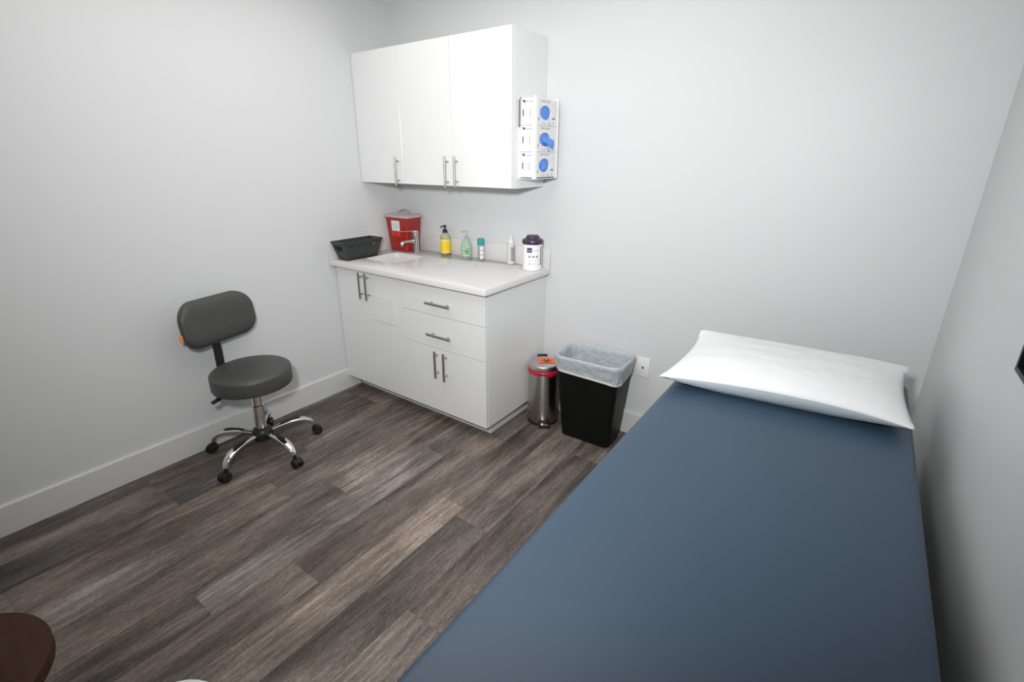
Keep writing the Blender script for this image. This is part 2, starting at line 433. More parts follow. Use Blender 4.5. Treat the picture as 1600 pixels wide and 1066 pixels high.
obj('lever', bm, M['chrome'], t)

# ------------------------------------------------------------------ things on the worktop
Z = CT + .0008
# charcoal basket
t = thing('basket', 'charcoal plastic basket with handle hole at the left end of the countertop', 'basket', (.094, -.476, Z + .001), R(0))
HB = .116
def lerp(a, b, q): return a + (b - a) * q
B0, B1 = (.045, .120), (.064, .155)
def basket_side(bm, axis, sgn, cells, holes, qs):
    """one wall of the basket as a grid of cells; holes is a set of (i, j) cells left open"""
    vv = []
    for q in qs:
        hx, hy = lerp(B0[0], B1[0], q), lerp(B0[1], B1[1], q)
        row = []
        for c in cells:
            p = (c * hx * sgn * -1, sgn * hy, HB * q) if axis == 'y' else (sgn * hx, c * hy * sgn, HB * q)
            row.append(bm.verts.new(p))
        vv.append(row)
    for j in range(len(qs) - 1):
        for i in range(len(cells) - 1):
            if (i, j) not in holes:
                f = bm.faces.new((vv[j][i], vv[j][i + 1], vv[j + 1][i + 1], vv[j + 1][i]))
bm = BM()
qs = [0, .36, .50, .62, .72, .80, .88, 1.0]
ec = [-1, -.66, -.52, .52, .66, 1]
eh = {(2, 2), (2, 3), (2, 4), (1, 3), (3, 3), (2, 5), (1, 4), (3, 4)}
for sg in (-1, 1): basket_side(bm, 'y', sg, ec, eh - {(2, 5)}, qs)
lc = [-1, -.86] + [-.86 + 1.72 * k / 16 for k in range(1, 16)] + [.86, 1]
lh = {(i, 4) for i in range(2, 16, 2)}
for sg in (-1, 1): basket_side(bm, 'x', sg, lc, lh, qs)
bv = [bm.verts.new((x, y, 0)) for x, y in ((-B0[0], -B0[1]), (B0[0], -B0[1]), (B0[0], B0[1]), (-B0[0], B0[1]))]
bm.faces.new(bv)
bmesh.ops.remove_doubles(bm, verts=bm.verts[:], dist=.0002)
o = obj('body', bm, M['basket'], t, angle=30)
md = o.modifiers.new('thickness', 'SOLIDIFY'); md.thickness = .0028; md.offset = -1
bm = BM()
def bl(hx, hy, z, r): return [(x, y, z) for x, y in rrect(-hx, hx, -hy, hy, r, 4)]
zt = HB
loft(bm, [bl(B1[0] - .003, B1[1] - .003, zt - .001, .006), bl(B1[0] - .003, B1[1] - .003, zt + .003, .006), bl(B1[0] + .005, B1[1] + .005, zt + .003, .008), bl(B1[0] + .005, B1[1] + .005, zt - .006, .008), bl(B1[0] + .0035, B1[1] + .0035, zt - .006, .008), bl(B1[0] + .0005, B1[1] + .0005, zt - .001, .006)], False, False)
obj('rim', bm, M['basket'], t, angle=45)

# sharps container
t = thing('sharps_container', 'red sharps disposal container with clear lid in the countertop corner', 'container', (.1215, -.090, Z))
bm = BM()
def sl(hx, hy, z, r=.014, oy=0): return [(x, y + oy, z) for x, y in rrect(-hx, hx, -hy, hy, r, 5)]
hs = .240
loft(bm, [sl(.082, .056, 0), sl(.086, .060, .004), sl(.1085, .0705, hs - .012), sl(.1085, .0705, hs)])
obj('body', bm, M['red'], t)
bm = BM()
loft(bm, [sl(.114, .0745, hs - .010), sl(.119, .0775, hs - .006), sl(.119, .0775, hs + .006), sl(.110, .071, hs + .010), sl(.085, .05, hs + .011), sl(.080, .045, hs + .015), sl(.07, .035, hs + .016)])
o = obj('lid', bm, M['lid'], t); o['label'] = 'pale translucent lid'
bm = BM()
arc = [(-.070 + .15 * i / 14, .016, hs + .012 + .030 * math.sin(PI * i / 14) ** .7) for i in range(15)]
tube(bm, arc, .005, 8); loft(bm, [[(x, y, hs + .0165 + z) for x, y in ((-.05, -.04), (.045, -.04), (.045, -.012), (-.05, -.012))] for z in (0, .006)])
obj('flap', bm, M['lid'], o)
tl = .0105 / (hs - .016)
def fm(x, z, off=.0008):          # front face of the tapered body
    return Vector((x, -(.060 + tl * (z - .004)) - off, z))
bm = BM()
patch_faces(bm, -.048, .034, .140, .210, lambda x, z: fm(x, z), 0)
patch_faces(bm, -.035, .021, .154, .196, lambda x, z: fm(x, z, .0012), 1)
patch_faces(bm, -.048, .034, .104, .1395, lambda x, z: fm(x, z), 2)
for r0, cx, cz in ((.008, -.007, .127), (.008, -.015, .115), (.008, .001, .115)):
    disc_faces(bm, cx, cz, r0, lambda x, z: fm(x, z, .0014), 3, r0=r0 - .0025, a0=.4, a1=.4 + 5.2)
obj('warning_label', bm, [M['paper'], M['mint'], M['redlabel'], M['ink']], t, smooth=False)

# yellow soap pump bottle
t = thing('soap_bottle', 'yellow hand soap pump bottle with black pump by the backsplash', 'bottle', (.478, -.050, Z), R(40))
bm = BM(); lathe(bm, [(.030, 0), (.034, .003), (.0345, .008), (.0345, .118), (.033, .126), (.025, .138), (.016, .145), (.0135, .147), (.0135, .150)], 32)
obj('body', bm, M['clear'], t)
bm = BM()
cm = lambda r: (lambda s, z: Vector((r * math.sin(s / r), -r * math.cos(s / r), z)))
patch_faces(bm, -.1085, .1085, .012, .112, cm(.0350), 0, 40)
patch_faces(bm, -.1085, .1085, .1085, .1115, cm(.0352), 1, 40)
patch_faces(bm, -.03, .03, .096, .100, cm(.0353), 2, 10)
patch_faces(bm, -.022, .022, .022, .025, cm(.0353), 2, 10)
obj('label', bm, [M['yellowlabel'], M['greyink'], M['paper']], t)
bm = BM(); lathe(bm, [(.0165, .147), (.0165, .163), (.012, .167), (.006, .170), (.005, .186), (.0105, .187), (.0105, .195), (.005, .198)], 20)
tube(bm, [(0, 0, .1915), (-.012, -.016, .192), (-.024, -.030, .190), (-.028, -.035, .184)], [(.006, .0045), (.0052, .004), (.0045, .0035), (.0035, .003)], 10)
obj('pump', bm, M['black'], t)

# green gel sanitizer
t = thing('sanitizer_bottle', 'clear green hand sanitizer bottle with clear pump top', 'bottle', (.657, -.042, Z), R(30))
bm = BM(); lathe(bm, [(.032, 0), (.037, .004), (.038, .012), (.037, .075), (.031, .100), (.021, .116), (.0135, .122), (.0125, .128)], 32, sy=.66)
obj('body', bm, M['greengel'], t)
bm = BM()
ef = lambda x, z: Vector((x, -.0258 * math.sqrt(max(0, 1 - (x / .0385) ** 2)), z))
disc_faces(bm, .006, .040, .011, ef, 0, n=10)
disc_faces(bm, -.014, .062, .007, ef, 1, n=8); disc_faces(bm, .012, .074, .006, ef, 1, n=8); disc_faces(bm, -.012, .030, .006, ef, 1, n=8)
patch_faces(bm, -.020, .020, .012, .018, ef, 2)
obj('label', bm, [M['greeninkdark'], M['mint'], M['paper']], t)
bm = BM(); lathe(bm, [(.0145, .124), (.0145, .140), (.010, .144), (.0045, .147), (.004, .166), (.010, .168), (.010, .176), (.004, .178)], 20)
tube(bm, [(0, 0, .172), (-.02, -.010, .174), (-.034, -.017, .171)], [(.006, .004), (.005, .0035), (.0035, .003)], 10)
o = obj('pump', bm, M['clear'], t)

# small clear bottle with teal cap
t = thing('cosmetic_bottle', 'slim clear bottle with teal cap between two other bottles', 'bottle', (.792, -.058, Z), R(30))
bm = BM(); lathe(bm, [(.019, 0), (.0215, .003), (.0215, .092), (.020, .096)], 28); obj('body', bm, M['clear'], t)
bm = BM(); patch_faces(bm, -.004, .030, .010, .090, cm(.0219), 0, 12)
for z in (.034, .062): patch_faces(bm, -.003, .029, z, z + .003, cm(.0222), 1, 12)
patch_faces(bm, -.005, -.003, .006, .094, cm(.0222), 1, 2); patch_faces(bm, -.03, .030, .003, .005, cm(.0222), 1, 16)
obj('label', bm, [M['paper'], M['greyink']], t)
bm = BM(); lathe(bm, [(.0222, .0965), (.0225, .098), (.0222, .136), (.020, .138)], 28); obj('cap', bm, M['teal'], t)

# squeeze bottle
t = thing('squeeze_bottle', 'white squeeze bottle with nozzle tip beside the wipes tub', 'bottle', (1.018, -.042, Z), R(30))
bm = BM(); lathe(bm, [(.022, 0), (.0255, .004), (.0255, .108), (.024, .122), (.017, .132), (.0145, .134)], 28); obj('body', bm, M['milky'], t)
bm = BM(); patch_faces(bm, -.002, .032, .020, .112, cm(.0259), 0, 10, 1)
for k in range(9): patch_faces(bm, .003, .027, .026 + k * .009, .030 + k * .009, cm(.0262), 1, 8)
obj('label', bm, [M['paleink'], M['greyink']], t)
bm = BM(); lathe(bm, [(.0165, .131), (.0165, .147), (.012, .151), (.0075, .153), (.0045, .176), (.002, .178)], 20); obj('nozzle_cap', bm, M['white'], t)

# wipes tub
t = thing('wipes_tub', 'white disinfectant wipes tub with purple lid on the countertop edge', 'tub', (1.208, -.092, Z), R(42))
bm = BM(); lathe(bm, [(.054, 0), (.0585, .004), (.0585, .012), (.0575, .016), (.0575, .152), (.056, .156)], 48); obj('body', bm, M['white'], t)
bm = BM(); lathe(bm, [(.0595, .152), (.0612, .155), (.0612, .170), (.058, .177), (.046, .181), (.041, .183), (.038, .193), (.034, .197), (.030, .1975)], 48)
o = obj('lid', bm, M['purple'], t); o['label'] = 'purple screw lid'
bm = BM(); lathe(bm, [(.0355, .1960), (.033, .1995), (.018, .2005)], 32); obj('flip_cap', bm, M['purpledark'], o)
bm = BM(); f1, f2 = cm(.0579), cm(.0582)
patch_faces(bm, -.043, -.011, .108, .135, f1, 0, 10); text_faces(bm, 'Super', .0115, lambda x, y: f2(-.0395 + x, .117 + y), 1)
text_faces(bm, 'Sani-Cloth', .0095, lambda x, y: f2(-.007 + x, .117 + y), 2)
patch_faces(bm, -.043, -.012, .102, .1035, f1, 3, 8)
for cx in (-.026, -.004, .018):
    disc_faces(bm, cx, .084, .0068, f1, 2, r0=.0035, n=14); disc_faces(bm, cx, .084, .0022, f1, 2, n=8)
for k, (a, b) in enumerate(((-.034, .034), (-.034, -.006))):
    patch_faces(bm, a, b, .0625 - k * .006, .064 - k * .006, f1, 3, 10)
patch_faces(bm, -.034, -.020, .040, .044, f1, 2, 4); patch_faces(bm, -.019, .012, .0415, .0435, f1, 3, 8); patch_faces(bm, .030, .042, .036, .039, f1, 2, 4)
patch_faces(bm, .044, .053, .034, .140, f1, 4, 4)
obj('label', bm, [M['purpleink'], M['paper'], M['greyink'], M['paleink'], M['purpledark']], t)

# ------------------------------------------------------------------ glove boxes in their holder on the cabinet side
GX0, GX1, GY0, GY1 = WU + .0045, 1.3195, -.257, -.046
GZ = [1.7035, 1.5765, 1.4495]
t = thing('glove_box_holder', 'white holder on the wall cabinet side carrying three glove boxes', 'holder', (WU, (GY0 + GY1) / 2, 1.445))
hy = (GY1 - GY0) / 2 + .005; hz = .392
bm = BM(); box(bm, .0006, .0032, -hy, hy, -.003, hz); obj('back_plate', bm, M['acrylic'], t)
bm = BM(); box(bm, .0033, GX1 - WU + .005, -hy, hy, -.004, -.001); obj('shelf', bm, M['acrylic'], t)
for s, wd in ((-1, .016), (1, .010)):
    bm = BM()
    a, b = (-hy, -hy + wd) if s < 0 else (hy - wd, hy)
    box(bm, GX1 - WU + .0012, GX1 - WU + .0042, a, b, -.001, hz)
    if s < 0: box(bm, GX1 - WU - .014, GX1 - WU + .0042, -hy - .0022, -hy + .0006, -.001, hz)
    else: box(bm, .0033, GX1 - WU + .0042, hy, hy + .0022, -.001, hz)
    obj('front_rail', bm, M['acrylic'], t)
bm = BM(); box(bm, .003, .012, -hy - .0030, -hy - .0016, .250, hz - .012); sphere(bm, (.012, -hy - .002, hz - .006), .005, .002, .005, 10, 6)
o = obj('clip', bm, M['greyink'], t); o['label'] = 'dark hanging strip'
def glove_box(z0, label, pull):
    t = thing('glove_box', label, 'box', (GX0, (GY0 + GY1) / 2, z0), 0, 'glove boxes in the holder')
    D = GX1 - GX0; hy = (GY1 - GY0) / 2; hb = .1255
    bm = BM()
    # card box with an oval hole in the front face (x = D)
    n = 32; oz, oy, ry, rz = .060, -.0135, .054, .0335
    hole = [(oy + ry * math.cos(2 * PI * i / n), oz + rz * math.sin(2 * PI * i / n)) for i in range(n)]
    rim = []
    for i in range(n):
        c, s = math.cos(2 * PI * i / n), math.sin(2 * PI * i / n)
        k = min(((hy - oy if c > 0 else hy + oy)) / max(abs(c), 1e-6), ((hb - oz) if s > 0 else oz) / max(abs(s), 1e-6))
        rim.append((oy + c * k, oz + s * k))
    # snap the nearest samples to the corners
    for cy, cz in ((hy, 0), (hy, hb), (-hy, 0), (-hy, hb)):
        i = min(range(n), key=lambda i: (rim[i][0] - cy) ** 2 + (rim[i][1] - cz) ** 2); rim[i] = (cy, cz)
    fr = [bm.verts.new((D, y, z)) for y, z in rim]; ho = [bm.verts.new((D, y, z)) for y, z in hole]; hi = [bm.verts.new((D - .008, y, z)) for y, z in hole]
    bk = [bm.verts.new((0, y, z)) for y, z in rim]
    for i in range(n):
        j = (i + 1) % n
        bm.faces.new((fr[i], fr[j], ho[j], ho[i])); bm.faces.new((ho[i], ho[j], hi[j], hi[i])); bm.faces.new((bk[i], bk[j], fr[j], fr[i]))
    bm.faces.new(bk)
    obj('carton', bm, M['paper'], t, angle=25)
    # printing
    bm = BM()
    ff = lambda y, z: Vector((D + .0004, y, z)); lf = lambda x, z: Vector((x, -hy - .0004, z))
    text_faces(bm, 'EXAM GLOVES', .0135, lambda x, y: ff(-.060 + x, .109 + y), 1)
    patch_faces(bm, .052, .078, .032, .040, ff, 1, 2)
    for a in (0, .010):
        vs = [bm.verts.new(ff(*q)) for q in ((.012 + a, .018 - a * .9), (.016 + a, .018 - a * .9), (.030 + a * .6, .002), (.026 + a * .6, .002))]
        bm.faces.new(vs).material_index = 0
    patch_faces(bm, .058, .061, .004, .020, ff, 1, 1); patch_faces(bm, -.070, -.066, .035, .085, ff, 2, 1)
    patch_faces(bm, -.082, -.077, .022, .036, ff, 0, 1); patch_faces(bm, -.045, -.005, .006, .008, ff, 2, 2); patch_faces(bm, -.045, -.010, .012, .014, ff, 2, 2)
    patch_faces(bm, .045, .085, .092, .093, ff, 2, 1); patch_faces(bm, .080, .081, .045, .092, ff, 2, 1)
    vs = [bm.verts.new(lf(*q)) for q in ((.012, .116), (.032, .103), (.034, .117))]; bm.faces.new(vs).material_index = 0
    text_faces(bm, 'GLOVES', .0125, lambda x, y: lf(.036 + x, .105 + y), 1)
    patch_faces(bm, .018, .024, .042, .074, lf, 0, 1)
    for k in range(3): patch_faces(bm, .030 + k * .011, .0315 + k * .011, .03, .09, lf, 2, 1)
    patch_faces(bm, .062, .0645, .035, .075, lf, 1, 1)
    obj('printing', bm, [M['ink'], M['greyink'], M['paleink']], t, smooth=False)
    # gloves showing in the hole
    bm = BM(); rings = []
    for k in range(7):
        q = k / 6
        rings.append([(D - .007 + .005 * (1 - q * q) * (1 + .5 * noise.noise((i * .9, q * 4, z0 * 9))) - .001, oy + ry * .985 * q * math.cos(2 * PI * i / 24) if q else oy + .0002 * math.cos(2 * PI * i / 24),
                       oz + rz * .985 * q * math.sin(2 * PI * i / 24) if q else oz + .0002 * math.sin(2 * PI * i / 24)) for i in range(24)])
    loft(bm, rings, True, False)
    g = obj('gloves', bm, M['glove'], t, angle=80); g['label'] = 'blue gloves seen through the opening'
    if pull == 2:
        bm = BM(); tube(bm, [(D - .006, oy + .006, oz - .006), (D + .010, oy + .028, oz - .012), (D + .016, oy + .048, oz - .022), (D + .014, oy + .058, oz - .030)],
                        [(.018, .010), (.022, .010), (.026, .007), (.022, .004)], 14, up=(1, 0, .2))
        tube(bm, [(D - .006, oy - .012, oz), (D + .006, oy - .002, oz - .006), (D + .008, oy + .01, oz - .02)], [(.014, .008), (.013, .008), (.008, .005)], 10, up=(1, 0, .2))
        o = obj('pulled_glove', bm, M['glove'], t, angle=80)
    if pull == 3:
        bm = BM(); tube(bm, [(D - .008, oy + .005, oz - .004), (D + .004, oy - .016, oz - .010), (D + .004, oy - .030, oz - .026)], [(.018, .009), (.016, .007), (.010, .004)], 12, up=(1, 0, .2))
        obj('pulled_glove', bm, M['glove'], t, angle=80)
    return t
glove_box(GZ[0], 'topmost glove box in the holder, its blue gloves lying smooth', 1)
glove_box(GZ[1], 'middle glove box in the holder with a blue glove hanging out', 2)
glove_box(GZ[2], 'lowest glove box in the holder, crumpled blue gloves in the hole', 3)

# ------------------------------------------------------------------ step bin
t = thing('step_bin', 'round stainless steel pedal bin with orange biohazard sticker on lid', 'bin', (1.357, -.170, .0), 0)
r = .0925
bm = BM(); lathe(bm, [(r - .004, .0008), (r + .0015, .003), (r + .0015, .016), (r, .018)], 48); obj('base_ring', bm, M['black'], t)
bm = BM(); lathe(bm, [(r - .001, .0185), (r, .020), (r, .345), (r - .002, .347)], 64); obj('body', bm, M['steel'], t)
bm = BM()        # red bag collar
n = 72; loops = []
for k, (rr, z) in enumerate(((r + .0012, .334), (r + .004, .338), (r + .0055, .346), (r + .0045, .355), (r - .004, .360))):
    loops.append([((rr + .0030 * noise.noise((math.cos(a) * 9, math.sin(a) * 9, k * .9))) * math.cos(a), (rr + .0030 * noise.noise((math.cos(a) * 9, math.sin(a) * 9, k * .9))) * math.sin(a),
                   z + (.014 if k < 2 else .003) * noise.noise((math.cos(a) * 3.2 + 4, math.sin(a) * 3.2, k * .25))) for a in [2 * PI * i / n for i in range(n)]])
loft(bm, loops, False, False); o = obj('liner', bm, M['redbag'], t, angle=70); o['label'] = 'red bag edge under the lid'
bm = BM(); lathe(bm, [(r - .006, .3615), (r + .001, .3635), (r + .0015, .372), (r + .001, .380), (r - .001, .3865), (r - .005, .3905), (r - .012, .3925), (r - .015, .3945), (r - .019, .3955), (.05, .3960), (.02, .3960)], 64)
lid = obj('lid', bm, M['steel_lid'], t, angle=22)
pd = Vector((.62, -.785, 0)).normalized(); pu = Vector((-pd.y, pd.x, 0))
bm = BM()
sp = lambda x, y: Vector((0.012, .006, 0)) + Vector((.81, .587, 0)) * x + Vector((-.587, .81, 0)) * y
def lz(p): 
    q = math.hypot(p.x, p.y); return .3972
def sm(dz): return lambda x, y: Vector((sp(x, y).x, sp(x, y).y, lz(sp(x, y)) + dz))
patch_faces(bm, -.046, .050, -.037, .037, sm(0), 0, 8, 6)
for a in (PI / 2, PI / 2 + 2 * PI / 3, PI / 2 - 2 * PI / 3):
    cx, cy = .002 + .0150 * math.cos(a), -.001 + .0150 * math.sin(a)
    disc_faces(bm, cx, cy, .0165, sm(.0005), 1, r0=.0105, a0=a + .62, a1=a + 2 * PI - .62, n=20)
disc_faces(bm, .002, -.001, .0125, sm(.0006), 1, r0=.0095, n=18)
patch_faces(bm, -.034, .038, -.033, -.031, sm(.0005), 1, 6)
obj('biohazard_sticker', bm, [M['orange'], M['ink']], lid, smooth=False)
def orient(o, d):      # local -y faces d
    o.rotation_euler = (0, 0, math.atan2(d.y, d.x) + PI / 2)
bm = BM(); box(bm, -.031, .031, r - .002, r + .010, .300, .372, bev=.003); box(bm, -.030, .030, r + .002, r + .010, .3722, .4000, bev=.002)
o = obj('hinge', bm, M['black'], t); orient(o, pd)
bm = BM(); loft(bm, [[(x, y, z) for x, y in rrect(-.034, .034, -r - .030, -r + .006, .010, 4)] for z in (.006, .022)]); box(bm, -.036, .036, -r - .004, -r + .004, .020, .040, bev=.003)
o = obj('pedal', bm, M['black'], t); orient(o, pd)
bm = BM(); loft(bm, [[(x, y, z) for x, y in rrect(-.028 - e, .028 + e, -r - .0265 - e, -r - .0045, .009, 4)] for z, e in ((.0222, .001), (.0285, .0), (.030, -.003))])
q = obj('pedal_plate', bm, M['chrome'], o)

# ------------------------------------------------------------------ black waste bin with liner
BX, BY = 1.680, -.163
t = thing('waste_bin', 'tall black plastic waste bin with white liner against the back wall', 'bin', (BX, BY, 0), R(1.5))
bm = BM()
def wl(hx, hy, z, r=.03): return [(x, y, z) for x, y in rrect(-hx, hx, -hy, hy, r, 7)]
B0 = (.150, .088); B1 = (.190, .122); BH = .505
def wq(q, off=0, r=.034): return wl(lerp(B0[0], B1[0], q) + off, lerp(B0[1], B1[1], q) + off, BH * q, r)
loft(bm, [wl(B0[0] - .006, B0[1] - .006, .0008, .03), wl(B0[0], B0[1], .006, .034), wq(.5), wq(.97), wq(.975, .006), wq(1.0, .006), wq(1.0, -.003), wq(.5, -.003), wl(B0[0] - .004, B0[1] - .004, .010, .03)], True, True)
obj('body', bm, M['blackgloss'], t, angle=40)
bm = BM()
base = rrect(-1, 1, -1, 1, .25, 14)
def bagloop(q, off, zz, amp, fz, seed):
    hx, hy = lerp(B0[0], B1[0], q) + off, lerp(B0[1], B1[1], q) + off
    pts = []
    m = 160
    lp = rrect(-hx, hx, -hy, hy, .058, 44)
    for i, (x, y) in enumerate(lp):
        a = 2 * PI * i / len(lp)
        w = noise.noise((x * 38, y * 38, seed)) * .5 + noise.noise((x * 80, y * 80, seed * 2 + 3)) * .5
        nx, ny = x / max(1e-6, math.hypot(x, y)), y / max(1e-6, math.hypot(x, y))
        z = zz + fz(x, y)
        pts.append((x + nx * amp * w, y + ny * amp * w, z))
    return pts
zero = lambda x, y: 0
droop = lambda x, y: .016 * noise.noise((x * 7, y * 7, 1.5)) - .026 * max(0, (x - .06) / .13) * max(0, -y / .12) + .012 * max(0, -x / .19)
ha = lambda f: (lambda x, y: .5 * droop(x, y) * f)
hi_ = lambda x, y: .004 * noise.noise((x * 22, y * 22, 7))
L_ = [bagloop(.80, .0105, BH - .082, .008, droop, 0), bagloop(.825, .0105, BH - .070, .011, ha(1.7), .35), bagloop(.86, .0105, BH - .056, .012, ha(1.4), .7), bagloop(.90, .0105, BH - .040, .010, ha(1), .9),
      bagloop(.96, .0125, BH - .018, .004, ha(.4), 1.0), bagloop(1.0, .0135, BH - .004, .002, hi_, 1.2), bagloop(1.0, .0120, BH + .006, .0015, hi_, 1.3), bagloop(1.0, .004, BH + .011, .0015, hi_, 1.35),
      bagloop(1.0, -.006, BH + .006, .002, hi_, 1.4), bagloop(.96, -.009, BH - .020, .005, zero, 1.7), bagloop(.82, -.011, BH - .09, .010, zero, 2.1), bagloop(.62, -.013, BH - .19, .014, zero, 2.6),
      bagloop(.40, -.016, BH - .30, .014, zero, 3.1), bagloop(.2, -.03, BH - .385, .01, zero, 3.4), bagloop(.15, -.07, BH - .40, .004, zero, 3.6)]
loft(bm, L_, False, True)
lin = obj('liner', bm, M['bag'], t, angle=80); lin['label'] = 'pale grey-white bag folded over the rim'
bm = BM()
hem = lambda dz: (lambda x, y: droop(x, y) + dz)
loft(bm, [bagloop(.80, .0114, BH - .082, .008, hem(-.001), 0), bagloop(.81, .0118, BH - .082, .009, hem(.012), .12)], False, False)
obj('hem', bm, M['bagband'], lin, angle=80)

# ------------------------------------------------------------------ cable wall plate
t = thing('wall_plate', 'white cable outlet plate on the back wall beside the pillow', 'outlet', (1.905, -.0004, .438))
bm = BM(); box(bm, -.036, .036, -.006, -.0005, -.058, .058, bev=.0025); obj('plate', bm, M['white'], t)
bm = BM(); cyl(bm, (0, -.006, 0), (0, -.0125, 0), .0048, n=12); cyl(bm, (0, -.006, 0), (0, -.008, 0), .0075, n=6); obj('coax_jack', bm, M['nickel'], t)
for z in (-.042, .042):
    bm = BM(); cyl(bm, (0, -.0058, z), (0, -.0070, z), .003, n=10); obj('screw', bm, M['white'], t)

# ------------------------------------------------------------------ stool with backrest
SCX, SCY = .292, -1.378
t = thing('rolling_stool', 'grey vinyl rolling stool with backrest and chrome five-arm base', 'stool', (SCX, SCY, 0))
bm = BM(); sr = .196
lathe(bm, [(.10, .412), (sr - .012, .412), (sr - .003, .416), (sr, .424), (sr, .485), (sr - .002, .494), (sr - .010, .501), (sr - .03, .5055), (.09, .509), (.02, .510)], 64)
obj('seat', bm, M['vinyl'], t, angle=60)
bm = BM(); lathe(bm, [(.05, .385), (.085, .400), (.085, .4115)], 28); cyl(bm, (0, 0, .378), (0, 0, .4), .03, n=20); obj('seat_plate', bm, M['black'], t)
bm = BM(); lathe(bm, [(.0285, .150), (.0285, .285), (.0245, .288), (.0245, .385)], 28, cap0=True); obj('column', bm, M['chrome'], t)
bm = BM(); lathe(bm, [(.030, .078), (.048, .084), (.052, .100), (.052, .128), (.046, .140), (.034, .152), (.030, .154)], 28); obj('hub', bm, M['black'], t)
def leg_mesh():
    bm = BM()
    prof = [(.040, .116, .0125, .011), (.09, .125, .015, .011), (.14, .131, .0185, .011), (.19, .130, .022, .011), (.225, .121, .0225, .0115), (.252, .104, .020, .012), (.268, .086, .0165, .012), (.274, .071, .013, .012)]
    tube(bm, [(x, 0, z) for x, z, a, b in prof], [(a, b) for x, z, a, b in prof], 20, up=(0, 1, 0))
    return bm
# with up=(0,1,0) the first radius runs in the vertical plane, so swap for wide, flat arms
def leg_mesh():
    bm = BM()
    prof = [(.040, .116, .0125, .011), (.09, .125, .015, .011), (.14, .131, .0185, .011), (.19, .130, .022, .011), (.225, .121, .0225, .0115), (.252, .104, .020, .012), (.268, .086, .0165, .012), (.274, .071, .013, .012)]
    tube(bm, [(x, 0, z) for x, z, a, b in prof], [(a, b) for x, z, a, b in prof], 20, up=(0, 0, 1))
    return bm
leg0 = None
def caster_bm():
    bm = BM()
    cyl(bm, (.274, 0, .050), (.274, 0, .074), .006, n=10)
    for s in (-1, 1):
        cyl(bm, (.288, s * .006, .0258), (.288, s * .022, .0258), .0250, n=24)
        cyl(bm, (.288, s * .022, .0258), (.288, s * .0235, .0258), .013, n=16)
    # hood over the wheels
    loft(bm, [[(.288 + rr * math.cos(a), s, .0258 + rr * math.sin(a)) for a in [PI * .12 + PI * .95 * i / 12 for i in range(13)]] + [(.288 + .02 * math.cos(a), s, .0258 + .02 * math.sin(a)) for a in [PI * .12 + PI * .95 * (12 - i) / 12 for i in range(13)]] for s, rr in ((-.0055, .0275), (.0055, .0275))])
    cyl(bm, (.274, 0, .044), (.274, 0, .054), .012, n=14)
    return bm
casts = {0: 35, 1: -30, 2: 20, 3: 30, 4: -40}
for k in range(5):
    a = R(3 + 72 * k)
    if leg0 is None:
        leg0 = obj('leg', leg_mesh(), M['chrome'], t, angle=60)
        bm = BM()
        pp = [(.095, .1375, .004, .003), (.13, .1425, .0075, .003), (.165, .1433, .0105, .003), (.19, .1418, .0120, .003), (.203, .1392, .007, .002)]
        tube(bm, [(x, 0, z) for x, z, p1, p2 in pp], [(p1, p2) for x, z, p1, p2 in pp], 12, up=(0, 0, 1)); obj('foot_pad', bm, M['rubber'], leg0)
        obj('caster', caster_bm(), M['rubber'], leg0)
        l = leg0
    else:
        l = copy_tree(leg0, t)
    l.rotation_euler = (0, 0, a)
# bracket from under the seat up to the backrest, towards the wall
t2 = t
bd = Vector((-.955, -.20, 0)).normalized(); bs = Vector((-bd.y, bd.x, 0))
bm = BM()
pts = [bd * .06 + Vector((0, 0, .4055)), bd * .17 + Vector((0, 0, .404)), bd * .222 + Vector((0, 0, .408)), bd * .236 + Vector((0, 0, .43)), bd * .234 + Vector((0, 0, .56)), bd * .240 + Vector((0, 0, .72))]
loops = []
for i, p in enumerate(pts):
    d = (pts[min(i + 1, 5)] - pts[max(i - 1, 0)]).normalized(); nn = d.cross(bs).normalized()
    loops.append([p + bs * sx_ * .022 + nn * sn * .0035 for sx_, sn in ((-1, -1), (1, -1), (1, 1), (-1, 1))])
loft(bm, loops); obj('back_bracket', bm, M['black'], t)
# backrest cushion: rounded rectangle, curved about the vertical, in its own frame (x = width, z = height, -y = front)
bm = BM()
def back_loop(off, y, curve=.035):
    hw, hh = .204 - off, .120 - off; r = max(.010, .088 - off)
    out = []
    for x, z in rrect(-hw, hw, -hh, hh, r, 10):
        z2 = z + .012 * (1 - (x / .2) ** 2) * (1 if z > 0 else .4)
        out.append((x, y - curve * (x / .2) ** 2, z2))
    return out
loft(bm, [back_loop(.10, .020), back_loop(.03, .020), back_loop(.006, .017), back_loop(0, .008), back_loop(.001, -.012), back_loop(.010, -.024), back_loop(.032, -.031), back_loop(.07, -.0345), back_loop(.098, -.0355)])
o = obj('backrest', bm, M['vinyl'], t, angle=60)
o.location = bd * .205 + Vector((0, 0, .742)); o.rotation_euler = (R(-6), 0, math.atan2(-bd.y, -bd.x) + PI / 2)
bm = BM(); box(bm, -.203, -.188, -.004, .006, -.062, -.026, bev=.003); q = obj('hang_tag', bm, M['tagorange'], o); q['label'] = 'small orange tag'
q.location = (-.014, -.034, .006)
bm = BM(); pl = [Vector((-.02, -.045, .394)), Vector((-.035, -.135, .392)), Vector((-.030, -.178, .386))]
tube(bm, pl, .0055, 8); tube(bm, [Vector((-.026, -.150, .388)), Vector((-.022, -.206, .376))], [(.013, .009), (.014, .009)], 12); obj('height_lever', bm, M['black'], t)

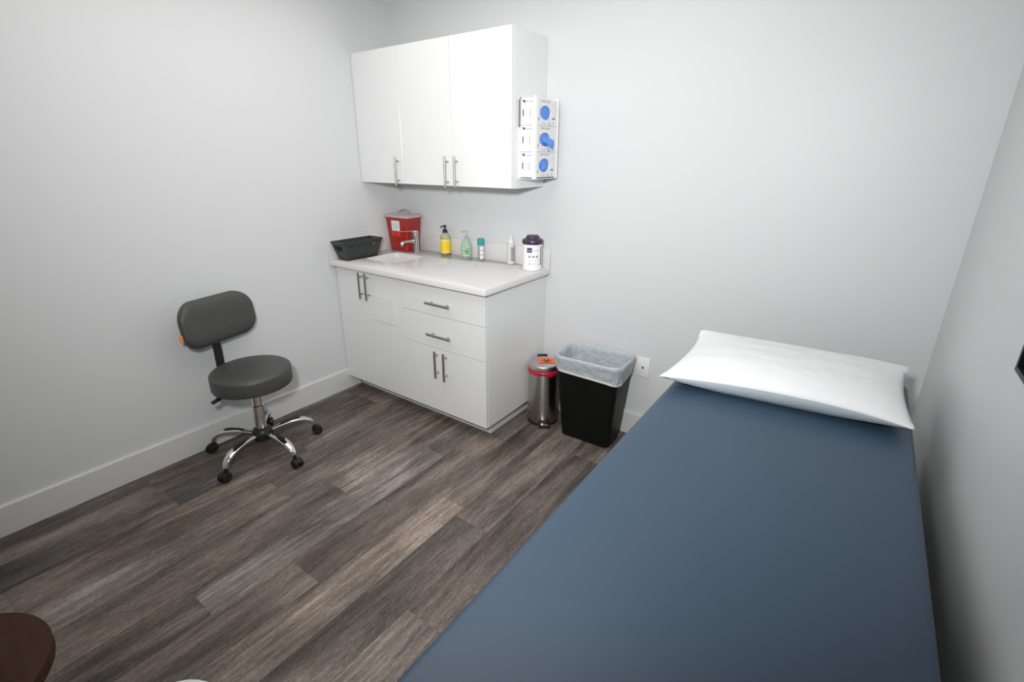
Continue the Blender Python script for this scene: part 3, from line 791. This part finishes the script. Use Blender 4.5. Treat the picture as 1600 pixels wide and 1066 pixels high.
# ------------------------------------------------------------------ exam table and pillow
EX0, EX1, EY0, EY1, EZ = 2.310, 2.990, -2.33, -.405, .800
t = thing('exam_table', 'long navy blue vinyl exam table along the right wall', 'exam table', ((EX0 + EX1) / 2, (EY0 + EY1) / 2, 0))
hx, hy = (EX1 - EX0) / 2, (EY1 - EY0) / 2
bm = BM()
def el(off, z, r=.035): return [(x, y, z) for x, y in rrect(-hx + off, hx - off, -hy + off, hy - off, max(r - off, .01), 6)]
loft(bm, [el(.006, .704), el(.001, .708), el(0, .716), el(0, .782), el(.0025, .792), el(.008, .798), el(.016, .800), el(.05, .8003)])
obj('cushion', bm, M['navy'], t, angle=50)
bm = BM(); box(bm, -hx + .012, hx - .012, -hy + .012, hy - .012, .684, .7035, bev=.003); obj('top_deck', bm, M['tablebase'], t)
bm = BM(); box(bm, -hx + .05, hx - .05, -hy + .10, hy - .05, .085, .6835, bev=.004); obj('body', bm, M['tablebase'], t)
bm = BM(); box(bm, -hx + .09, hx - .09, -hy + .16, hy - .10, .001, .0845); obj('plinth', bm, M['black'], t)

def build_pillow():
    bm = BM(); nu, nv = 64, 48
    Wp, Dp = .349, .252
    def outline(u, v):
        x = u * Wp * (1 - .055 * (1 - v * v)); y = v * Dp * (1 - (.05 if v < 0 else .0) * (1 - u * u))
        return x, y
    def bulge(u, v, e=.62):
        return (max(0, 1 - abs(u) ** 2.6) ** .62) * (max(0, 1 - abs(v) ** 2.4) ** e)
    top, bot = [], []
    for j in range(nv + 1):
        rt, rb = [], []
        for i in range(nu + 1):
            u, v = -1 + 2 * i / nu, -1 + 2 * j / nv
            x, y = outline(u, v)
            b = bulge(u, v)
            seam = .042 + .016 * (1 - u * u) * (v < 0) * -v - .004 * u * v + .016 * max(0, v) ** 3 * (1 - abs(u) ** 4) + .010 * max(0, u) ** 3 * max(0, v) ** 3
            # front corners droop onto the table edge, back left corner stands up
            seam += .020 * max(0, -u) ** 3 * max(0, v) ** 3 - .010 * max(0, u) ** 4 * max(0, -v) ** 4
            wr = .0035 * noise.noise((x * 9, y * 14, 2.2)) + .0018 * noise.noise((x * 30, y * 34, 5))
            zt = seam + .058 * b + wr * (b ** .5 if b > 0 else 0) - .02 * max(0, v) * b
            b2 = bulge(u, v, .44 if v < 0 else .62); zb = seam - min(.060, .085 * b2) + wr * .6 * b
            y += .105 * x
            rt.append(bm.verts.new((x, y, zt))); rb.append(None if i in (0, nu) or j in (0, nv) else bm.verts.new((x, y, max(.0012, zb))))
        top.append(rt); bot.append(rb)
    for j in range(nv + 1):
        for i in range(nu + 1):
            if bot[j][i] is None: bot[j][i] = top[j][i]
    for j in range(nv):
        for i in range(nu):
            bm.faces.new((top[j][i], top[j][i + 1], top[j + 1][i + 1], top[j + 1][i]))
            q = [bot[j][i], bot[j + 1][i], bot[j + 1][i + 1], bot[j][i + 1]]
            q2 = []
            for v in q:
                if v not in q2: q2.append(v)
            if len(q2) > 2:
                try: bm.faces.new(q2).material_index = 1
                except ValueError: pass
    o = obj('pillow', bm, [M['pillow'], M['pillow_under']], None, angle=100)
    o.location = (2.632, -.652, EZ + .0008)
    tag(o, 'white disposable-cased pillow lying on the head of the exam table', 'pillow')
build_pillow()

# ------------------------------------------------------------------ dark picture on the right wall
t = thing('picture_frame', 'black framed picture on the right wall cut by the image edge', 'picture', (X1 - .0005, -1.50, 1.40))
bm = BM()
a, b = .415, .262; w = .011
for y0, y1, z0, z1 in ((-a, a, -b, -b + w), (-a, a, b - w, b), (-a, -a + w, -b + w, b - w), (a - w, a, -b + w, b - w)):
    box(bm, -.030, -.0005, y0, y1, z0, z1, bev=.002)
obj('frame', bm, M['frameblack'], t)
bm = BM(); box(bm, -.014, -.0008, -a + w + .0005, a - w - .0005, -b + w + .0005, b - w - .0005); obj('glazed_print', bm, M['picture'], t)
t.location = (X1 - .0005, -1.205 - a + .012, 1.168 + b - .010)

# ------------------------------------------------------------------ round brown table and pale bin at the lower left
t = thing('side_table', 'round dark brown wooden table cut by the lower left corner', 'table', (1.380, -2.634, 0))
bm = BM(); lathe(bm, [(.150, .468), (.200, .4685), (.203, .471), (.203, .4965), (.2018, .4995), (.199, .500), (.02, .5002)], 96)
obj('table_top', bm, M['brown'], t, angle=30)
bm = BM(); lathe(bm, [(.115, .430), (.12, .431), (.12, .467), (.115, .4675)], 48); obj('apron', bm, M['brown'], t)
for k in range(4):
    a = R(45 + 90 * k)
    bm = BM(); c, s = math.cos(a), math.sin(a)
    tube(bm, [(c * .150, s * .150, .0008), (c * .135, s * .135, .25), (c * .128, s * .128, .466)], [.011, .015, .018], 14); obj('leg', bm, M['brown'], t)
t = thing('low_bin', 'pale white round-topped bin peeking over the bottom edge of the photo', 'bin', (1.668, -2.347, 0))
bm = BM(); lathe(bm, [(.098, .0008), (.104, .004), (.122, .262), (.122, .265)], 48); obj('body', bm, M['whiteround'], t)
bm = BM(); lathe(bm, [(.124, .2655), (.128, .268), (.128, .282), (.122, .292), (.09, .303), (.03, .308)], 48); obj('lid', bm, M['whiteround'], t, angle=50)

# ------------------------------------------------------------------ lights
def area(name, loc, aim, size, power, col=(1, 1, 1), size_y=None, shape=None, spread=None):
    l = bpy.data.lights.new(name, 'AREA'); l.energy = power; l.color = col; l.size = size
    if size_y: l.shape = 'RECTANGLE'; l.size_y = size_y
    if shape: l.shape = shape
    if spread: l.spread = spread
    o = bpy.data.objects.new(name, l); COL.objects.link(o); o.location = loc
    o.rotation_euler = (Vector(aim) - Vector(loc)).to_track_quat('-Z', 'Y').to_euler()
    return o
area('ceiling_bounce_fill', (1.25, -1.40, H - .02), (1.25, -1.40, 0), 1.9, 17, (1, .98, .955), 1.8)  # added unseen fill below the ceiling, stands in for bounced flash
area('camera_flash', (2.54, -2.55, 1.80), (1.00, 0, 1.34), .17, 25.5, (1, 1, 1), shape='DISK', spread=R(120))
wld = bpy.data.worlds.new('world'); wld.use_nodes = True; SC.world = wld
wld.node_tree.nodes['Background'].inputs[0].default_value = (.8, .85, .9, 1)
wld.node_tree.nodes['Background'].inputs[1].default_value = .2

# ------------------------------------------------------------------ camera
cam = bpy.data.cameras.new('camera'); co = bpy.data.objects.new('camera', cam); COL.objects.link(co)
pitch, roll, yaw = .3401, .0020, -.6271
fw = Vector((math.sin(yaw) * math.cos(pitch), math.cos(yaw) * math.cos(pitch), -math.sin(pitch)))
rt = Vector((math.cos(yaw), -math.sin(yaw), 0)); up = rt.cross(fw)
r2 = rt * math.cos(roll) + up * math.sin(roll); u2 = -rt * math.sin(roll) + up * math.cos(roll)
mt = Matrix(((r2.x, u2.x, -fw.x), (r2.y, u2.y, -fw.y), (r2.z, u2.z, -fw.z))).to_4x4()
mt.translation = Vector((2.7542, -2.4866, 1.5494)); co.matrix_world = mt
cam.sensor_width = 36; cam.sensor_fit = 'HORIZONTAL'; cam.lens = 36 * 760.74 / 1600
cam.shift_x = 9.06 / 1600; cam.shift_y = -18.04 / 1600; cam.clip_start = .02
SC.camera = co
vs = SC.view_settings
vs.view_transform = 'Standard'; vs.look = 'None'; vs.exposure = 0.0; vs.gamma = 1; vs.use_curve_mapping = False
SC.display_settings.display_device = 'sRGB'
